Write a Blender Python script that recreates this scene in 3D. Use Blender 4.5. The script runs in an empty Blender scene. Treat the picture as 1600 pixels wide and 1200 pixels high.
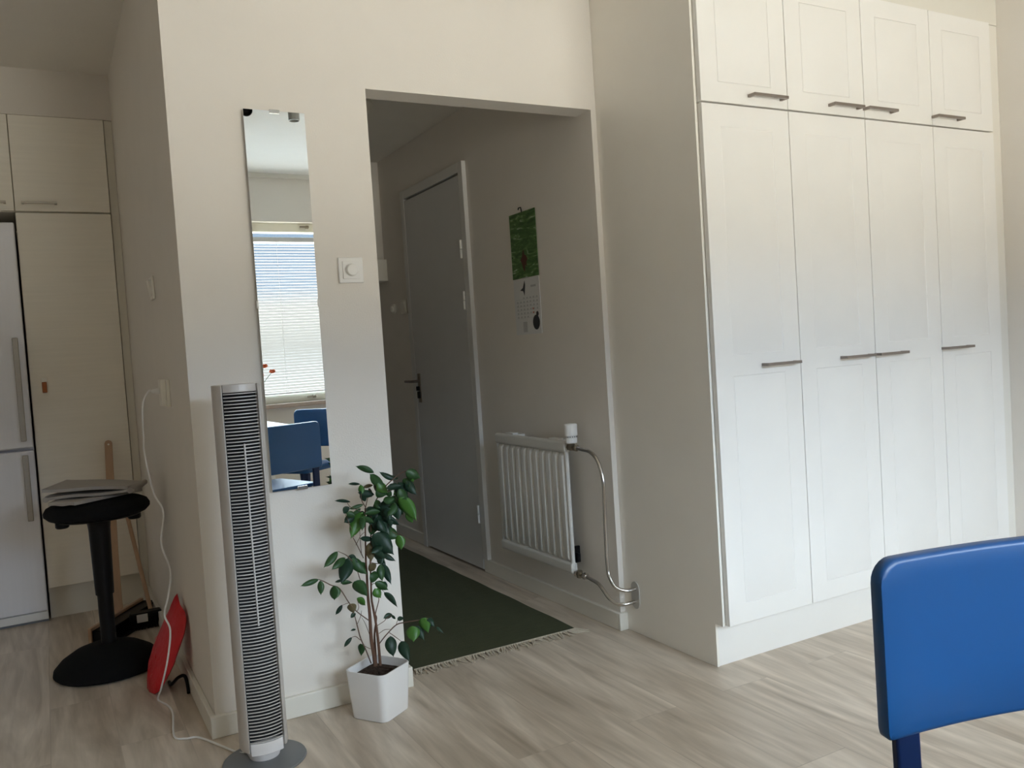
import bpy, bmesh, math, random
from mathutils import Vector, Matrix
random.seed(7)
C = bpy.context.scene.collection
PI = math.pi

# ------------------------------------------------------------------ camera
F_PX, YAW, PITCH, ROLL = 1331.0, 0.50097, -0.04276, -0.06475
CAM = Vector((0, 0, 1.145))
fw = Vector((math.sin(YAW)*math.cos(PITCH), math.cos(YAW)*math.cos(PITCH), math.sin(PITCH)))
r0 = Vector((math.cos(YAW), -math.sin(YAW), 0)); u0 = r0.cross(fw)
rt = r0*math.cos(ROLL) + u0*math.sin(ROLL); up = -r0*math.sin(ROLL) + u0*math.cos(ROLL)
cd = bpy.data.cameras.new('camera'); cam = bpy.data.objects.new('camera', cd); C.objects.link(cam)
cd.sensor_width = 36; cd.lens = 36*F_PX/1600; cd.clip_start = 0.02
M = Matrix((rt, up, -fw)).transposed().to_4x4(); M.translation = CAM
cam.matrix_world = M
bpy.context.scene.camera = cam

# ------------------------------------------------------------------ world, light, exposure
w = bpy.data.worlds.new('sky_fill_bands'); bpy.context.scene.world = w; w.use_nodes = True
nt = w.node_tree; nt.nodes.clear()
out = nt.nodes.new('ShaderNodeOutputWorld'); bg = nt.nodes.new('ShaderNodeBackground')
tc = nt.nodes.new('ShaderNodeTexCoord'); sp = nt.nodes.new('ShaderNodeSeparateXYZ'); cr = nt.nodes.new('ShaderNodeValToRGB')
nt.links.new(tc.outputs['Generated'], sp.inputs[0]); nt.links.new(sp.outputs['Z'], cr.inputs[0])
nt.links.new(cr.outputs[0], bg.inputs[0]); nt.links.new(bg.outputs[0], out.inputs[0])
mr = nt.nodes.new('ShaderNodeMapRange'); mr.inputs[1].default_value = -1; mr.inputs[2].default_value = 1
nt.links.new(sp.outputs['Z'], mr.inputs[0]); nt.links.new(mr.outputs[0], cr.inputs[0])
def ramp(node, stops):
    el = node.color_ramp.elements
    el[0].position, el[0].color = stops[0][0], (*stops[0][1], 1); el[1].position, el[1].color = stops[-1][0], (*stops[-1][1], 1)
    for p_, c_ in stops[1:-1]: q_ = el.new(p_); q_.color = (*c_, 1)
H_ = lambda z: (z+1)/2
ramp(cr, [(0, (1, .90, .76)), (H_(-.06), (1, .92, .80)), (H_(-.02), (1, .99, .97)), (H_(.065), (1, .99, .98)), (H_(.085), (.60, .76, 1)), (H_(.16), (.52, .70, 1)), (H_(.30), (.76, .87, 1)), (1, (.60, .77, 1))])
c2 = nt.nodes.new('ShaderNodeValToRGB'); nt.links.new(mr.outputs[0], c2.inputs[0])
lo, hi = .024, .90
ramp(c2, [(0, (.26,)*3), (H_(-.26), (.26,)*3), (H_(-.18), (.62,)*3), (H_(-.07), (.62,)*3), (H_(-.045), (lo*1.1,)*3), (H_(.155), (lo,)*3), (H_(.21), (hi,)*3), (1, (hi*.9,)*3)])  # strip seen in the mirror kept dim; added brightness above and below lights room
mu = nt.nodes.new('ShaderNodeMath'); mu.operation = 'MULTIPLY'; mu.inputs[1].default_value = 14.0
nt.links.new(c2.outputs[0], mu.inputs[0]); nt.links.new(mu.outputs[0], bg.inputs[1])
vs = bpy.context.scene.view_settings
bpy.context.scene.display_settings.display_device = 'sRGB'
vs.view_transform = 'Standard'; vs.look = 'None'; vs.gamma = 1.0; vs.use_curve_mapping = False
vs.exposure = 1.31
bpy.context.scene.cycles.max_bounces = 12
bpy.context.scene.cycles.diffuse_bounces = 8

def at(x, y, X=None, Y=None, Z=None):
    """point of the place seen at a pixel of the 1600x1200 frame, on a plane of the room"""
    d = fw + rt*((x-800)/F_PX) + up*((600-y)/F_PX)
    if X is not None: t = (X-CAM.x)/d.x
    elif Y is not None: t = (Y-CAM.y)/d.y
    else: t = (Z-CAM.z)/d.z
    return CAM + d*t
def atp(x, y, P0, n):
    d = fw + rt*((x-800)/F_PX) + up*((600-y)/F_PX)
    return CAM + d*((P0-CAM).dot(n)/d.dot(n))

# ------------------------------------------------------------------ dimensions (metres)
XK = .384; YM = 2.750; XO1 = 1.018; XO2 = 1.930; ZO = 2.043; XW = 1.953
YD = 2.166; ZCEIL = 2.584; ZHALL = 2.356; YKC = 4.580; XR = 3.645; XL = -2.2; YW = -1.07; YB = 5.18; YH = 6.4
BH = .069; BT = .017
WX0, WX1, WZ0, WZ1 = 0.65, 2.95, .83, 2.22     # window opening

# ------------------------------------------------------------------ materials
def mat(name, col, rough=.5, metal=0.0, spec=.5, bump=None, grain=None, coat=0.0):
    m = bpy.data.materials.new(name); m.use_nodes = True; n = m.node_tree; b = n.nodes['Principled BSDF']
    b.inputs['Roughness'].default_value = rough; b.inputs['Metallic'].default_value = metal
    b.inputs['Specular IOR Level'].default_value = spec
    b.inputs['Coat Weight'].default_value = coat
    b.inputs['Base Color'].default_value = (*col, 1)
    t = n.nodes.new('ShaderNodeTexCoord'); mp = n.nodes.new('ShaderNodeMapping'); n.links.new(t.outputs['Object'], mp.inputs[0])
    ns = n.nodes.new('ShaderNodeTexNoise'); n.links.new(mp.outputs[0], ns.inputs[0])
    sc, amt = (grain or ((6, 6, 6), .03))
    mp.inputs['Scale'].default_value = sc; ns.inputs['Scale'].default_value = 1.0; ns.inputs['Detail'].default_value = 5
    mx = n.nodes.new('ShaderNodeMix'); mx.data_type = 'RGBA'
    mx.inputs[6].default_value = (*[c*(1-amt) for c in col], 1); mx.inputs[7].default_value = (*[min(1, c*(1+amt)) for c in col], 1)
    n.links.new(ns.outputs[0], mx.inputs[0]); n.links.new(mx.outputs[2], b.inputs['Base Color'])
    if bump:
        bs, bd = bump; n2 = n.nodes.new('ShaderNodeTexNoise'); n2.inputs['Scale'].default_value = bs; n2.inputs['Detail'].default_value = 4
        n.links.new(t.outputs['Object'], n2.inputs[0]); bp = n.nodes.new('ShaderNodeBump'); bp.inputs['Strength'].default_value = 1
        bp.inputs['Distance'].default_value = bd; n.links.new(n2.outputs[0], bp.inputs['Height']); n.links.new(bp.outputs[0], b.inputs['Normal'])
    return m
WALL = mat('wall_paint', (.81, .768, .715), .75, bump=(180, .0004))
CEILM = mat('ceiling_paint', (.86, .83, .775), .9, bump=(60, .001))
BASEM = mat('baseboard_paint', (.80, .775, .71), .45)
DOORW = mat('wardrobe_white', (.88, .86, .83), .38, bump=(70, .0002))
PANELW = mat('panel_white', (.80, .77, .71), .4)
KITCH = mat('kitchen_front', (.93, .885, .79), .45, grain=((3, 3, 90), .05))
KCARC = mat('kitchen_carcass', (.80, .77, .68), .5)
HDOOR = mat('hall_door_paint', (.66, .66, .66), .4)
STEEL = mat('brushed_steel', (.42, .40, .37), .35, .9, grain=((4, 4, 200), .06))
FRIDGE = mat('fridge_steel', (.90, .91, .98), .30, .15, grain=((90, 3, 3), .03))
NICKEL = mat('nickel_handle', (.30, .26, .235), .35, .8)
CHROME = mat('chrome', (.62, .60, .58), .18, 1.0)
BRASS = mat('dull_brass', (.30, .26, .20), .35, .9)
RADW = mat('radiator_enamel', (.74, .735, .71), .35)
WHITEP = mat('white_plastic', (.86, .85, .83), .35)
OFFW = mat('cream_plastic', (.90, .87, .80), .4)
SILVER = mat('fan_silver', (.63, .60, .575), .42, .25)
SLAT = mat('fan_slat', (.60, .58, .57), .4, .2)
FANW = mat('fan_white', (.80, .78, .79), .35)
GREY = mat('grey_base', (.20, .21, .225), .5, .3)
BLACK = mat('black_plastic', (.005, .005, .006), .4, spec=.25)
BLACKF = mat('black_fabric', (.006, .006, .0065), .9, spec=.2)
DARKM = mat('dark_inside', (.006, .006, .007), .8)
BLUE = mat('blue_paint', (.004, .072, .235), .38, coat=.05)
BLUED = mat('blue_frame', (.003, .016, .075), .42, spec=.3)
RED = mat('red_fabric', (.62, .012, .02), .42, bump=(30, .004))
REDL = mat('faded_print', (.72, .16, .16), .5)
CLOTH = mat('grey_cloth', (.40, .37, .34), .9, bump=(500, .0006))
WOODH = mat('beech_wood', (.50, .33, .215), .5, grain=((40, 40, 4), .15))
SOIL = mat('potting_soil', (.035, .018, .010), .95, bump=(90, .01), grain=((60, 60, 60), .5))
BARK = mat('fig_bark', (.13, .065, .04), .8, grain=((60, 60, 12), .3))
TWIG = mat('fig_twig', (.14, .085, .06), .8)
LEAFD = mat('leaf_dark', (.011, .036, .020), .42, spec=.35)
LEAFM = mat('leaf_green', (.024, .072, .020), .42, spec=.35)
LEAFB = mat('leaf_bright', (.045, .15, .018), .4)
LEAFO = mat('leaf_brownish', (.11, .085, .035), .6)
POTW = mat('pot_ceramic', (.84, .83, .83), .22, coat=.3)
TABLEW = mat('table_white', (.86, .86, .85), .3)
ORANGE = mat('orange_petal', (.75, .16, .05), .6)
STONE = mat('sill_board', (.50, .40, .33), .4, grain=((30, 30, 30), .2))
FRAMEW = mat('window_frame_paint', (.80, .76, .64), .4)
SLATW = mat('blind_slat', (.70, .70, .70), .4)
AMBER = mat('amber_plastic', (.36, .10, .02), .3)
PAPER = mat('paper', (.74, .74, .74), .7)
INK = mat('print_ink', (.04, .04, .045), .6)
INKG = mat('print_grey', (.50, .50, .51), .7)
INKR = mat('print_red', (.55, .22, .2), .7)
BUTTER = mat('print_butterfly', (.10, .035, .025), .6)
FRINGE = mat('cotton_fringe', (.52, .46, .37), .9)
SPOTG = mat('spot_grey', (.42, .42, .40), .4, .3)
GLASS = bpy.data.materials.new('window_glass'); GLASS.use_nodes = True
_n = GLASS.node_tree; _n.nodes.clear(); _o = _n.nodes.new('ShaderNodeOutputMaterial'); _m = _n.nodes.new('ShaderNodeMixShader')
_t = _n.nodes.new('ShaderNodeBsdfTransparent'); _g = _n.nodes.new('ShaderNodeBsdfGlossy'); _g.inputs['Roughness'].default_value = .02
_m.inputs[0].default_value = .06; _t.inputs[0].default_value = (.95, .97, .96, 1)
_n.links.new(_t.outputs[0], _m.inputs[1]); _n.links.new(_g.outputs[0], _m.inputs[2]); _n.links.new(_m.outputs[0], _o.inputs[0])
MIRROR = mat('mirror_silvering', (.90, .93, .92), .0, 1.0, grain=((1, 1, 1), 0.0))

def floor_material():
    m = bpy.data.materials.new('laminate_floor'); m.use_nodes = True; n = m.node_tree; b = n.nodes['Principled BSDF']; L = n.links
    t = n.nodes.new('ShaderNodeTexCoord'); mp = n.nodes.new('ShaderNodeMapping'); L.new(t.outputs['Object'], mp.inputs[0])
    mp.inputs['Rotation'].default_value = (0, 0, PI/2); mp.inputs['Location'].default_value = (.31, .07, 0)
    br = n.nodes.new('ShaderNodeTexBrick'); L.new(mp.outputs[0], br.inputs[0])
    br.inputs['Scale'].default_value = 1; br.inputs['Brick Width'].default_value = 1.28; br.inputs['Row Height'].default_value = .19
    br.inputs['Mortar Size'].default_value = .0012; br.inputs['Mortar Smooth'].default_value = .1; br.offset = .37
    br.inputs['Color1'].default_value = (0, 0, 0, 1); br.inputs['Color2'].default_value = (1, 1, 1, 1); br.inputs['Mortar'].default_value = (.5, .5, .5, 1)
    # per-plank shift of the grain
    ad = n.nodes.new('ShaderNodeVectorMath'); ad.operation = 'MULTIPLY_ADD'
    L.new(br.outputs['Color'], ad.inputs[0]); ad.inputs[1].default_value = (3.7, 9.1, 0); L.new(t.outputs['Object'], ad.inputs[2])
    def noise(scale, detail, dist, xy):
        q = n.nodes.new('ShaderNodeMapping'); q.inputs['Scale'].default_value = xy; L.new(ad.outputs[0], q.inputs[0])
        s = n.nodes.new('ShaderNodeTexNoise'); s.inputs['Scale'].default_value = scale; s.inputs['Detail'].default_value = detail
        s.inputs['Distortion'].default_value = dist; L.new(q.outputs[0], s.inputs[0]); return s
    a = noise(1, 5, 1.8, (9, 1.0, 1)); c = noise(1, 5, 1.2, (34, 2.4, 1)); d = noise(1, 4, 2.5, (4.5, .8, 1))
    r1 = n.nodes.new('ShaderNodeValToRGB'); L.new(a.outputs[0], r1.inputs[0])
    r1.color_ramp.elements[0].position = .30; r1.color_ramp.elements[0].color = (.46, .385, .305, 1)
    r1.color_ramp.elements[1].position = .68; r1.color_ramp.elements[1].color = (.74, .655, .555, 1)
    def mix(f, A, B, blend='MIX', fac=None):
        x = n.nodes.new('ShaderNodeMix'); x.data_type = 'RGBA'; x.blend_type = blend
        if fac is not None: x.inputs[0].default_value = fac
        if f is not None: L.new(f, x.inputs[0])
        for v, i in ((A, 6), (B, 7)):
            if isinstance(v, tuple): x.inputs[i].default_value = v
            else: L.new(v, x.inputs[i])
        return x.outputs[2]
    rr = n.nodes.new('ShaderNodeValToRGB'); L.new(c.outputs[0], rr.inputs[0])
    rr.color_ramp.elements[0].position = .35; rr.color_ramp.elements[0].color = (.93, .925, .92, 1)
    rr.color_ramp.elements[1].position = .6; rr.color_ramp.elements[1].color = (1.05, 1.05, 1.05, 1)
    rd = n.nodes.new('ShaderNodeValToRGB'); L.new(d.outputs[0], rd.inputs[0])
    rd.color_ramp.elements[0].position = .35; rd.color_ramp.elements[0].color = (.86, .85, .84, 1)
    rd.color_ramp.elements[1].position = .65; rd.color_ramp.elements[1].color = (1.06, 1.06, 1.07, 1)
    k = mix(None, r1.outputs[0], rr.outputs[0], 'MULTIPLY', 1.0); k = mix(None, k, rd.outputs[0], 'MULTIPLY', 1.0)
    k = mix(None, k, br.outputs['Color'], 'SOFT_LIGHT', .05)
    fac = n.nodes.new('ShaderNodeMath'); fac.operation = 'MULTIPLY'; fac.inputs[1].default_value = .22; L.new(br.outputs['Fac'], fac.inputs[0])
    k = mix(fac.outputs[0], k, (.16, .13, .10, 1))
    L.new(k, b.inputs['Base Color']); b.inputs['Roughness'].default_value = .38; b.inputs['Specular IOR Level'].default_value = .45
    return m
FLOOR = floor_material()

def rug_material():
    m = mat('green_rug', (.052, .060, .027), .95, grain=((14, 260, 30), .45), bump=(300, .002)); return m
RUG = rug_material()
def photo_material():
    m = bpy.data.materials.new('meadow_print'); m.use_nodes = True; n = m.node_tree; b = n.nodes['Principled BSDF']; L = n.links
    t = n.nodes.new('ShaderNodeTexCoord'); mp = n.nodes.new('ShaderNodeMapping'); mp.inputs['Scale'].default_value = (1, 12, 45); L.new(t.outputs['Object'], mp.inputs[0])
    s = n.nodes.new('ShaderNodeTexNoise'); s.inputs['Scale'].default_value = 1.2; s.inputs['Detail'].default_value = 6; s.inputs['Distortion'].default_value = 1; L.new(mp.outputs[0], s.inputs[0])
    r = n.nodes.new('ShaderNodeValToRGB'); L.new(s.outputs[0], r.inputs[0]); e = r.color_ramp.elements
    e[0].position = .3; e[0].color = (.02, .07, .015, 1); e[1].position = .74; e[1].color = (.55, .62, .52, 1)
    q = e.new(.5); q.color = (.06, .15, .035, 1); q = e.new(.60); q.color = (.13, .25, .08, 1)
    L.new(r.outputs[0], b.inputs['Base Color']); b.inputs['Roughness'].default_value = .4
    return m
MEADOW = photo_material()

# ------------------------------------------------------------------ mesh helpers
def NB(): return bmesh.new()
def box(bm, x0, x1, y0, y1, z0, z1, mtx=None):
    vs_ = [bm.verts.new(v) for v in ((x0,y0,z0),(x1,y0,z0),(x1,y1,z0),(x0,y1,z0),(x0,y0,z1),(x1,y0,z1),(x1,y1,z1),(x0,y1,z1))]
    for f in ((3,2,1,0),(4,5,6,7),(0,1,5,4),(1,2,6,5),(2,3,7,6),(3,0,4,7)): bm.faces.new([vs_[i] for i in f])
    if mtx is not None: bmesh.ops.transform(bm, matrix=mtx, verts=vs_)
    return vs_
def tube(bm, pts, r, n=10, smooth=0, cap=True):
    P = [Vector(p) for p in pts]; R = r if isinstance(r, (list, tuple)) else [r]*len(P)
    if smooth:
        Q, RR = [], []
        for i in range(len(P)-1):
            a = P[i-1] if i else P[0]*2-P[1]; b, c = P[i], P[i+1]; d = P[i+2] if i+2 < len(P) else P[-1]*2-P[-2]
            for k in range(smooth):
                t = k/smooth
                Q.append(.5*((2*b)+(c-a)*t+(2*a-5*b+4*c-d)*t*t+(3*b-a-3*c+d)*t**3)); RR.append(R[i]*(1-t)+R[i+1]*t)
        Q.append(P[-1]); RR.append(R[-1]); P, R = Q, RR
    rings = []; N = None
    for i, p in enumerate(P):
        T = (P[min(i+1, len(P)-1)]-P[max(i-1, 0)])
        T = T.normalized() if T.length > 1e-9 else Vector((0, 0, 1))
        if N is None:
            N = T.orthogonal().normalized()
        else:
            N = (N-T*N.dot(T)); N = N.normalized() if N.length > 1e-6 else T.orthogonal().normalized()
        B = T.cross(N)
        rings.append([bm.verts.new(p+(N*math.cos(2*PI*k/n)+B*math.sin(2*PI*k/n))*R[i]) for k in range(n)])
    for a, b in zip(rings, rings[1:]):
        for k in range(n): bm.faces.new((a[k], a[(k+1)%n], b[(k+1)%n], b[k]))
    if cap: bm.faces.new(rings[0][::-1]); bm.faces.new(rings[-1])
def lathe(bm, prof, n=40, c=(0,0,0), ax='z', sx=1, sy=1):
    rings = []
    for r, z in prof:
        ring = []
        for k in range(n):
            a = 2*PI*k/n; x, y = r*math.cos(a)*sx, r*math.sin(a)*sy
            v = {'z': (x, y, z), 'y': (x, z, y), 'x': (z, x, y)}[ax]
            ring.append(bm.verts.new(Vector(v)+Vector(c)))
        rings.append(ring)
    for a, b in zip(rings, rings[1:]):
        for k in range(n): bm.faces.new((a[k], a[(k+1)%n], b[(k+1)%n], b[k]))
    bm.faces.new(rings[0][::-1]); bm.faces.new(rings[-1])
def prism(bm, poly, z0, z1, mtx=None, taper=None):
    A = [bm.verts.new((x, y, z0)) for x, y in poly]
    B = [bm.verts.new(((x*taper if taper else x), (y*taper if taper else y), z1)) for x, y in poly]; n = len(poly)
    for k in range(n): bm.faces.new((A[k], A[(k+1)%n], B[(k+1)%n], B[k]))
    bm.faces.new(A[::-1]); bm.faces.new(B)
    if mtx is not None: bmesh.ops.transform(bm, matrix=mtx, verts=A+B)
def rrect(x0, x1, y0, y1, r, n=6):
    P = []
    for cx, cy, a in ((x1-r, y0+r, -90), (x1-r, y1-r, 0), (x0+r, y1-r, 90), (x0+r, y0+r, 180)):
        for k in range(n+1):
            t = math.radians(a+90*k/n); P.append((cx+r*math.cos(t), cy+r*math.sin(t)))
    return P
def obj(name, bm, m, parent=None, bevel=0.0, smooth=True, angle=35):
    bmesh.ops.recalc_face_normals(bm, faces=bm.faces)
    me = bpy.data.meshes.new(name); bm.to_mesh(me); bm.free()
    o = bpy.data.objects.new(name, me); C.objects.link(o)
    for mm in (m if isinstance(m, (list, tuple)) else [m]): me.materials.append(mm)
    if smooth:
        me.polygons.foreach_set('use_smooth', [True]*len(me.polygons))
        me.set_sharp_from_angle(angle=math.radians(angle))
    if bevel:
        b = o.modifiers.new('bevel', 'BEVEL'); b.width = bevel; b.segments = 2; b.limit_method = 'ANGLE'; b.angle_limit = math.radians(40)
    if parent: o.parent = parent
    return o
def tag(o, label, cat, group=None):
    o['label'] = label; o['category'] = cat
    if group: o['group'] = group
    return o
def thing(name, label, cat, loc=(0,0,0), rz=0, group=None):
    o = bpy.data.objects.new(name, None); C.objects.link(o); o.location = loc; o.rotation_euler = (0, 0, rz)
    o.empty_display_size = .05
    return tag(o, label, cat, group)
def struct(name, bm, m, parent=None, bevel=0.0):
    o = obj(name, bm, m, parent, bevel)
    if not parent: o['kind'] = 'structure'
    return o
def boxes(*bs):
    bm = NB()
    for b in bs: box(bm, *b)
    return bm

# ------------------------------------------------------------------ the room
struct('floor', boxes((XL-.1, XR+.1, YW-.1, YH+.1, -.05, 0)), FLOOR)
struct('ceiling', boxes((XL-.1, XR+.1, YW-.1, YB+.1, ZCEIL, ZCEIL+.1)), CEILM)
struct('ceiling_hall', boxes((XO1, XO2, YM+.103, YH, ZHALL, ZHALL+.1)), CEILM)
struct('wall_left', boxes((XL-.1, XL, YW, YB, 0, ZCEIL)), WALL)
struct('wall_right', boxes((XR, XR+.1, YW, YM, 0, ZCEIL)), WALL)
struct('wall_kitchen', boxes((XL-.1, XK, YB, YB+.1, 0, ZCEIL)), WALL)
struct('wall_center', boxes((XK, XO1, YM, YH, 0, ZCEIL)), WALL)
struct('wall_header', boxes((XO1, XO2, YM, YM+.103, ZO, ZCEIL)), WALL)
DY0, DY1, DZ = 3.915, 4.655, 2.045
struct('wall_hall', boxes((XO2, XR, YM, DY0, 0, ZCEIL), (XO2, XR, DY1, YH, 0, ZCEIL), (XO2, XR, DY0, DY1, DZ, ZCEIL), (2.1, XR, DY0, DY1, 0, DZ)), WALL)
struct('wall_hall_end', boxes((XO1, XO2, YH, YH+.1, 0, ZHALL)), WALL)
struct('wall_window', boxes((XL, WX0, YW-.22, YW, 0, ZCEIL), (WX1, XR+.1, YW-.22, YW, 0, ZCEIL),
                            (WX0, WX1, YW-.22, YW, 0, WZ0), (WX0, WX1, YW-.22, YW, WZ1, ZCEIL)), WALL)
struct('trim_cornice', boxes((XL, XR, YW, YW+.02, ZCEIL-.035, ZCEIL)), BASEM, bevel=.004)
# baseboards
struct('baseboard_center', boxes((XK-BT, XO1+BT, YM-BT, YM, 0, BH), (XK-BT, XK, YM, YKC+.034, 0, BH), (XO1, XO1+BT, YM, YH, 0, BH)), BASEM, bevel=.003)
struct('baseboard_hall', boxes((XO2-BT, XO2, YM, DY0, 0, BH), (XO2-BT, XW, YM-BT, YM, 0, BH), (XO2-BT, XO2, DY1+.03, YH, 0, BH)), BASEM, bevel=.003)
struct('baseboard_right', boxes((XR-BT, XR, YW, YD, 0, BH)), BASEM, bevel=.003)
struct('baseboard_window', boxes((XL, XR-BT, YW, YW+BT, 0, BH)), BASEM, bevel=.003)

# window with venetian blind
def window():
    fr = NB(); y0, y1 = YW-.14, YW-.06
    box(fr, WX0, WX1, y0, y1, WZ0, WZ0+.07); box(fr, WX0, WX1, y0, y1, WZ1-.07, WZ1)
    box(fr, WX0, WX0+.07, y0, y1, WZ0+.07, WZ1-.07); box(fr, WX1-.07, WX1, y0, y1, WZ0+.07, WZ1-.07)
    xm = 1.55
    box(fr, xm-.05, xm+.05, y0, y1, WZ0+.07, WZ1-.07)
    o = obj('window_1', fr, FRAMEW, bevel=.004); o['kind'] = 'structure'
    obj('window_glass', boxes((WX0+.06, WX1-.06, y0+.02, y0+.026, WZ0+.06, WZ1-.06)), GLASS, o)
    obj('window_sill', boxes((WX0-.04, WX1+.04, YW-.06, YW+.06, WZ0-.03, WZ0)), STONE, o, bevel=.003)
    b = NB()
    for (xx, zz) in ((2.02, WZ0+.035), (2.06, WZ1-.03)):
        box(b, xx-.012, xx+.012, y1, y1+.012, zz-.012, zz+.012); box(b, xx-.06, xx+.012, y1+.012, y1+.022, zz-.007, zz+.007)
    obj('window_latch', b, BRASS, o, bevel=.002)
window()
def blind():
    t = thing('venetian_blind', 'white horizontal slat blind lowered over the window, seen in the tall mirror', 'blind', ((WX0+WX1)/2, YW-.035, WZ0))
    x0, x1 = WX0+.03-(WX0+WX1)/2, WX1-.03-(WX0+WX1)/2; H = WZ1-WZ0
    obj('head_rail', boxes((x0, x1, -.015, .012, H-.15, H-.115)), SLATW, t, bevel=.002)
    b = NB(); n = 52; z0 = .10; z1 = H-.16
    for i in range(n):
        z = z0+(z1-z0)*i/(n-1)
        box(b, x0, x1, -.0115, .0115, -.0003, .0003, Matrix.Translation((0, 0, z)) @ Matrix.Rotation(math.radians(-1), 4, 'X'))
    obj('blind_slats', b, SLATW, t, smooth=False)
    obj('bottom_rail', boxes((x0, x1, -.011, .011, z0-.03, z0-.018)), SLATW, t, bevel=.002)
    for x in (x0+.2, 0, x1-.45):
        b = NB(); tube(b, [(x, .0125, z0-.02), (x, .0125, z1+.02)], .0012, 6); obj('ladder_cord', b, SLATW, t)
blind()
# daylight portal in the window opening
pl = bpy.data.lights.new('window_portal', 'AREA'); pl.shape = 'RECTANGLE'; pl.size = WX1-WX0; pl.size_y = WZ1-WZ0; pl.energy = 1
pl.cycles.is_portal = True
po = bpy.data.objects.new('window_portal', pl); C.objects.link(po); po.location = ((WX0+WX1)/2, YW-.21, (WZ0+WZ1)/2); po.rotation_euler = (PI/2, 0, 0)

# hall door
def hall_door():
    x = XO2
    fr = NB()
    box(fr, x-.022, x+.10, DY0-.05, DY0, BH, DZ+.05); box(fr, x-.022, x+.10, DY1, DY1+.05, 0, DZ+.05)
    box(fr, x-.022, x+.10, DY0, DY1, DZ, DZ+.05)
    o = obj('door_1', fr, mat('door_frame_paint', (.74, .73, .71), .4), bevel=.002); o['kind'] = 'structure'
    lf = obj('door_leaf', boxes((x-.0205, x+.020, DY0+.004, DY1-.004, .012, DZ-.012)), HDOOR, o, bevel=.002)
    for z in (1.66, 1.40, .30):
        b = NB()
        for dz in (-.046, .002): tube(b, [(x-.028, DY0+.006, z+dz), (x-.028, DY0+.006, z+dz+.044)], .0065, 12)
        obj('hinge', b, WHITEP, lf)
    b = NB(); yh = DY1-.055
    box(b, x-.026, x-.0207, yh-.018, yh+.018, .86, 1.03)
    obj('lock_plate', b, BRASS, lf, bevel=.002)
    b = NB(); tube(b, [(x-.018, yh, .985), (x-.060, yh, .985), (x-.066, yh+.01, .985), (x-.066, yh+.11, .985)], .008, 12)
    obj('door_handle', b, NICKEL, lf)
    b = NB(); box(b, x-.036, x-.0265, yh-.012, yh+.012, .885, .925); box(b, x-.045, x-.021, yh-.002, yh+.002, .930, .955)
    obj('key', b, BLACK, lf)
hall_door()

# ------------------------------------------------------------------ wardrobes
def panel_door(name, x0, x1, z0, z1, panels, parent, yfront=YD, th=.019, stile=.078):
    """door slab with shallow pressed panels on the front"""
    bm = NB(); g = .0015
    x0 += g; x1 -= g; z0 += g; z1 -= g
    xs = [x0, x0+stile, x1-stile, x1]; zs = [z0]
    for a, b in panels: zs += [a, b]
    zs.append(z1)
    V = [[bm.verts.new((x, yfront, z)) for x in xs] for z in zs]; pf = []
    for j in range(len(zs)-1):
        for i in range(3):
            f = bm.faces.new((V[j][i], V[j][i+1], V[j+1][i+1], V[j+1][i]))
            if i == 1 and j % 2 == 1: pf.append(f)
    for f in pf:
        bmesh.ops.inset_region(bm, faces=[f], thickness=.0025, depth=-.0022)
        bmesh.ops.inset_region(bm, faces=[f], thickness=.0035, depth=0)
        bmesh.ops.inset_region(bm, faces=[f], thickness=.006, depth=.0016)
    ed = [e_ for e_ in bm.edges if e_.is_boundary]
    r_ = bmesh.ops.extrude_edge_only(bm, edges=ed); nv = [v for v in r_['geom'] if isinstance(v, bmesh.types.BMVert)]
    for v in nv: v.co.y = yfront+th
    bmesh.ops.holes_fill(bm, edges=[e_ for e_ in bm.edges if e_.is_boundary])
    return obj(name, bm, DOORW, parent, bevel=.0012, angle=25)
def bar_handle(x0, x1, z, parent, yf=YD, m=NICKEL, h=.010):
    b = NB()
    box(b, x0, x1, yf-.034, yf-.025, z-h/2, z+h/2)
    box(b, x0, x0+.010, yf-.025, yf-.0005, z-h/2, z+h/2); box(b, x1-.010, x1, yf-.025, yf-.0005, z-h/2, z+h/2)
    return obj('handle', b, m, parent, bevel=.001)
DX = [1.963, 2.363, 2.763, 3.163, 3.563]
units = (((0,), 'single', 'tall white single wardrobe cabinet at the left end of the row'), ((1, 2), 'double', 'tall white double wardrobe cabinet whose two handles meet in the middle'),
         ((3,), 'single', 'tall white single wardrobe cabinet at the right end beside the wall'))
hl = {0: (2.173, 2.334), 1: (2.567, 2.727), 2: (2.753, 2.916), 3: (3.156, 3.326)}
UP = {0: 'white overhead cupboard above the leftmost wardrobe cabinet', 1: 'white two-door overhead cupboard above the double wardrobe', 3: 'white overhead cupboard above the rightmost wardrobe cabinet'}
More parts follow.
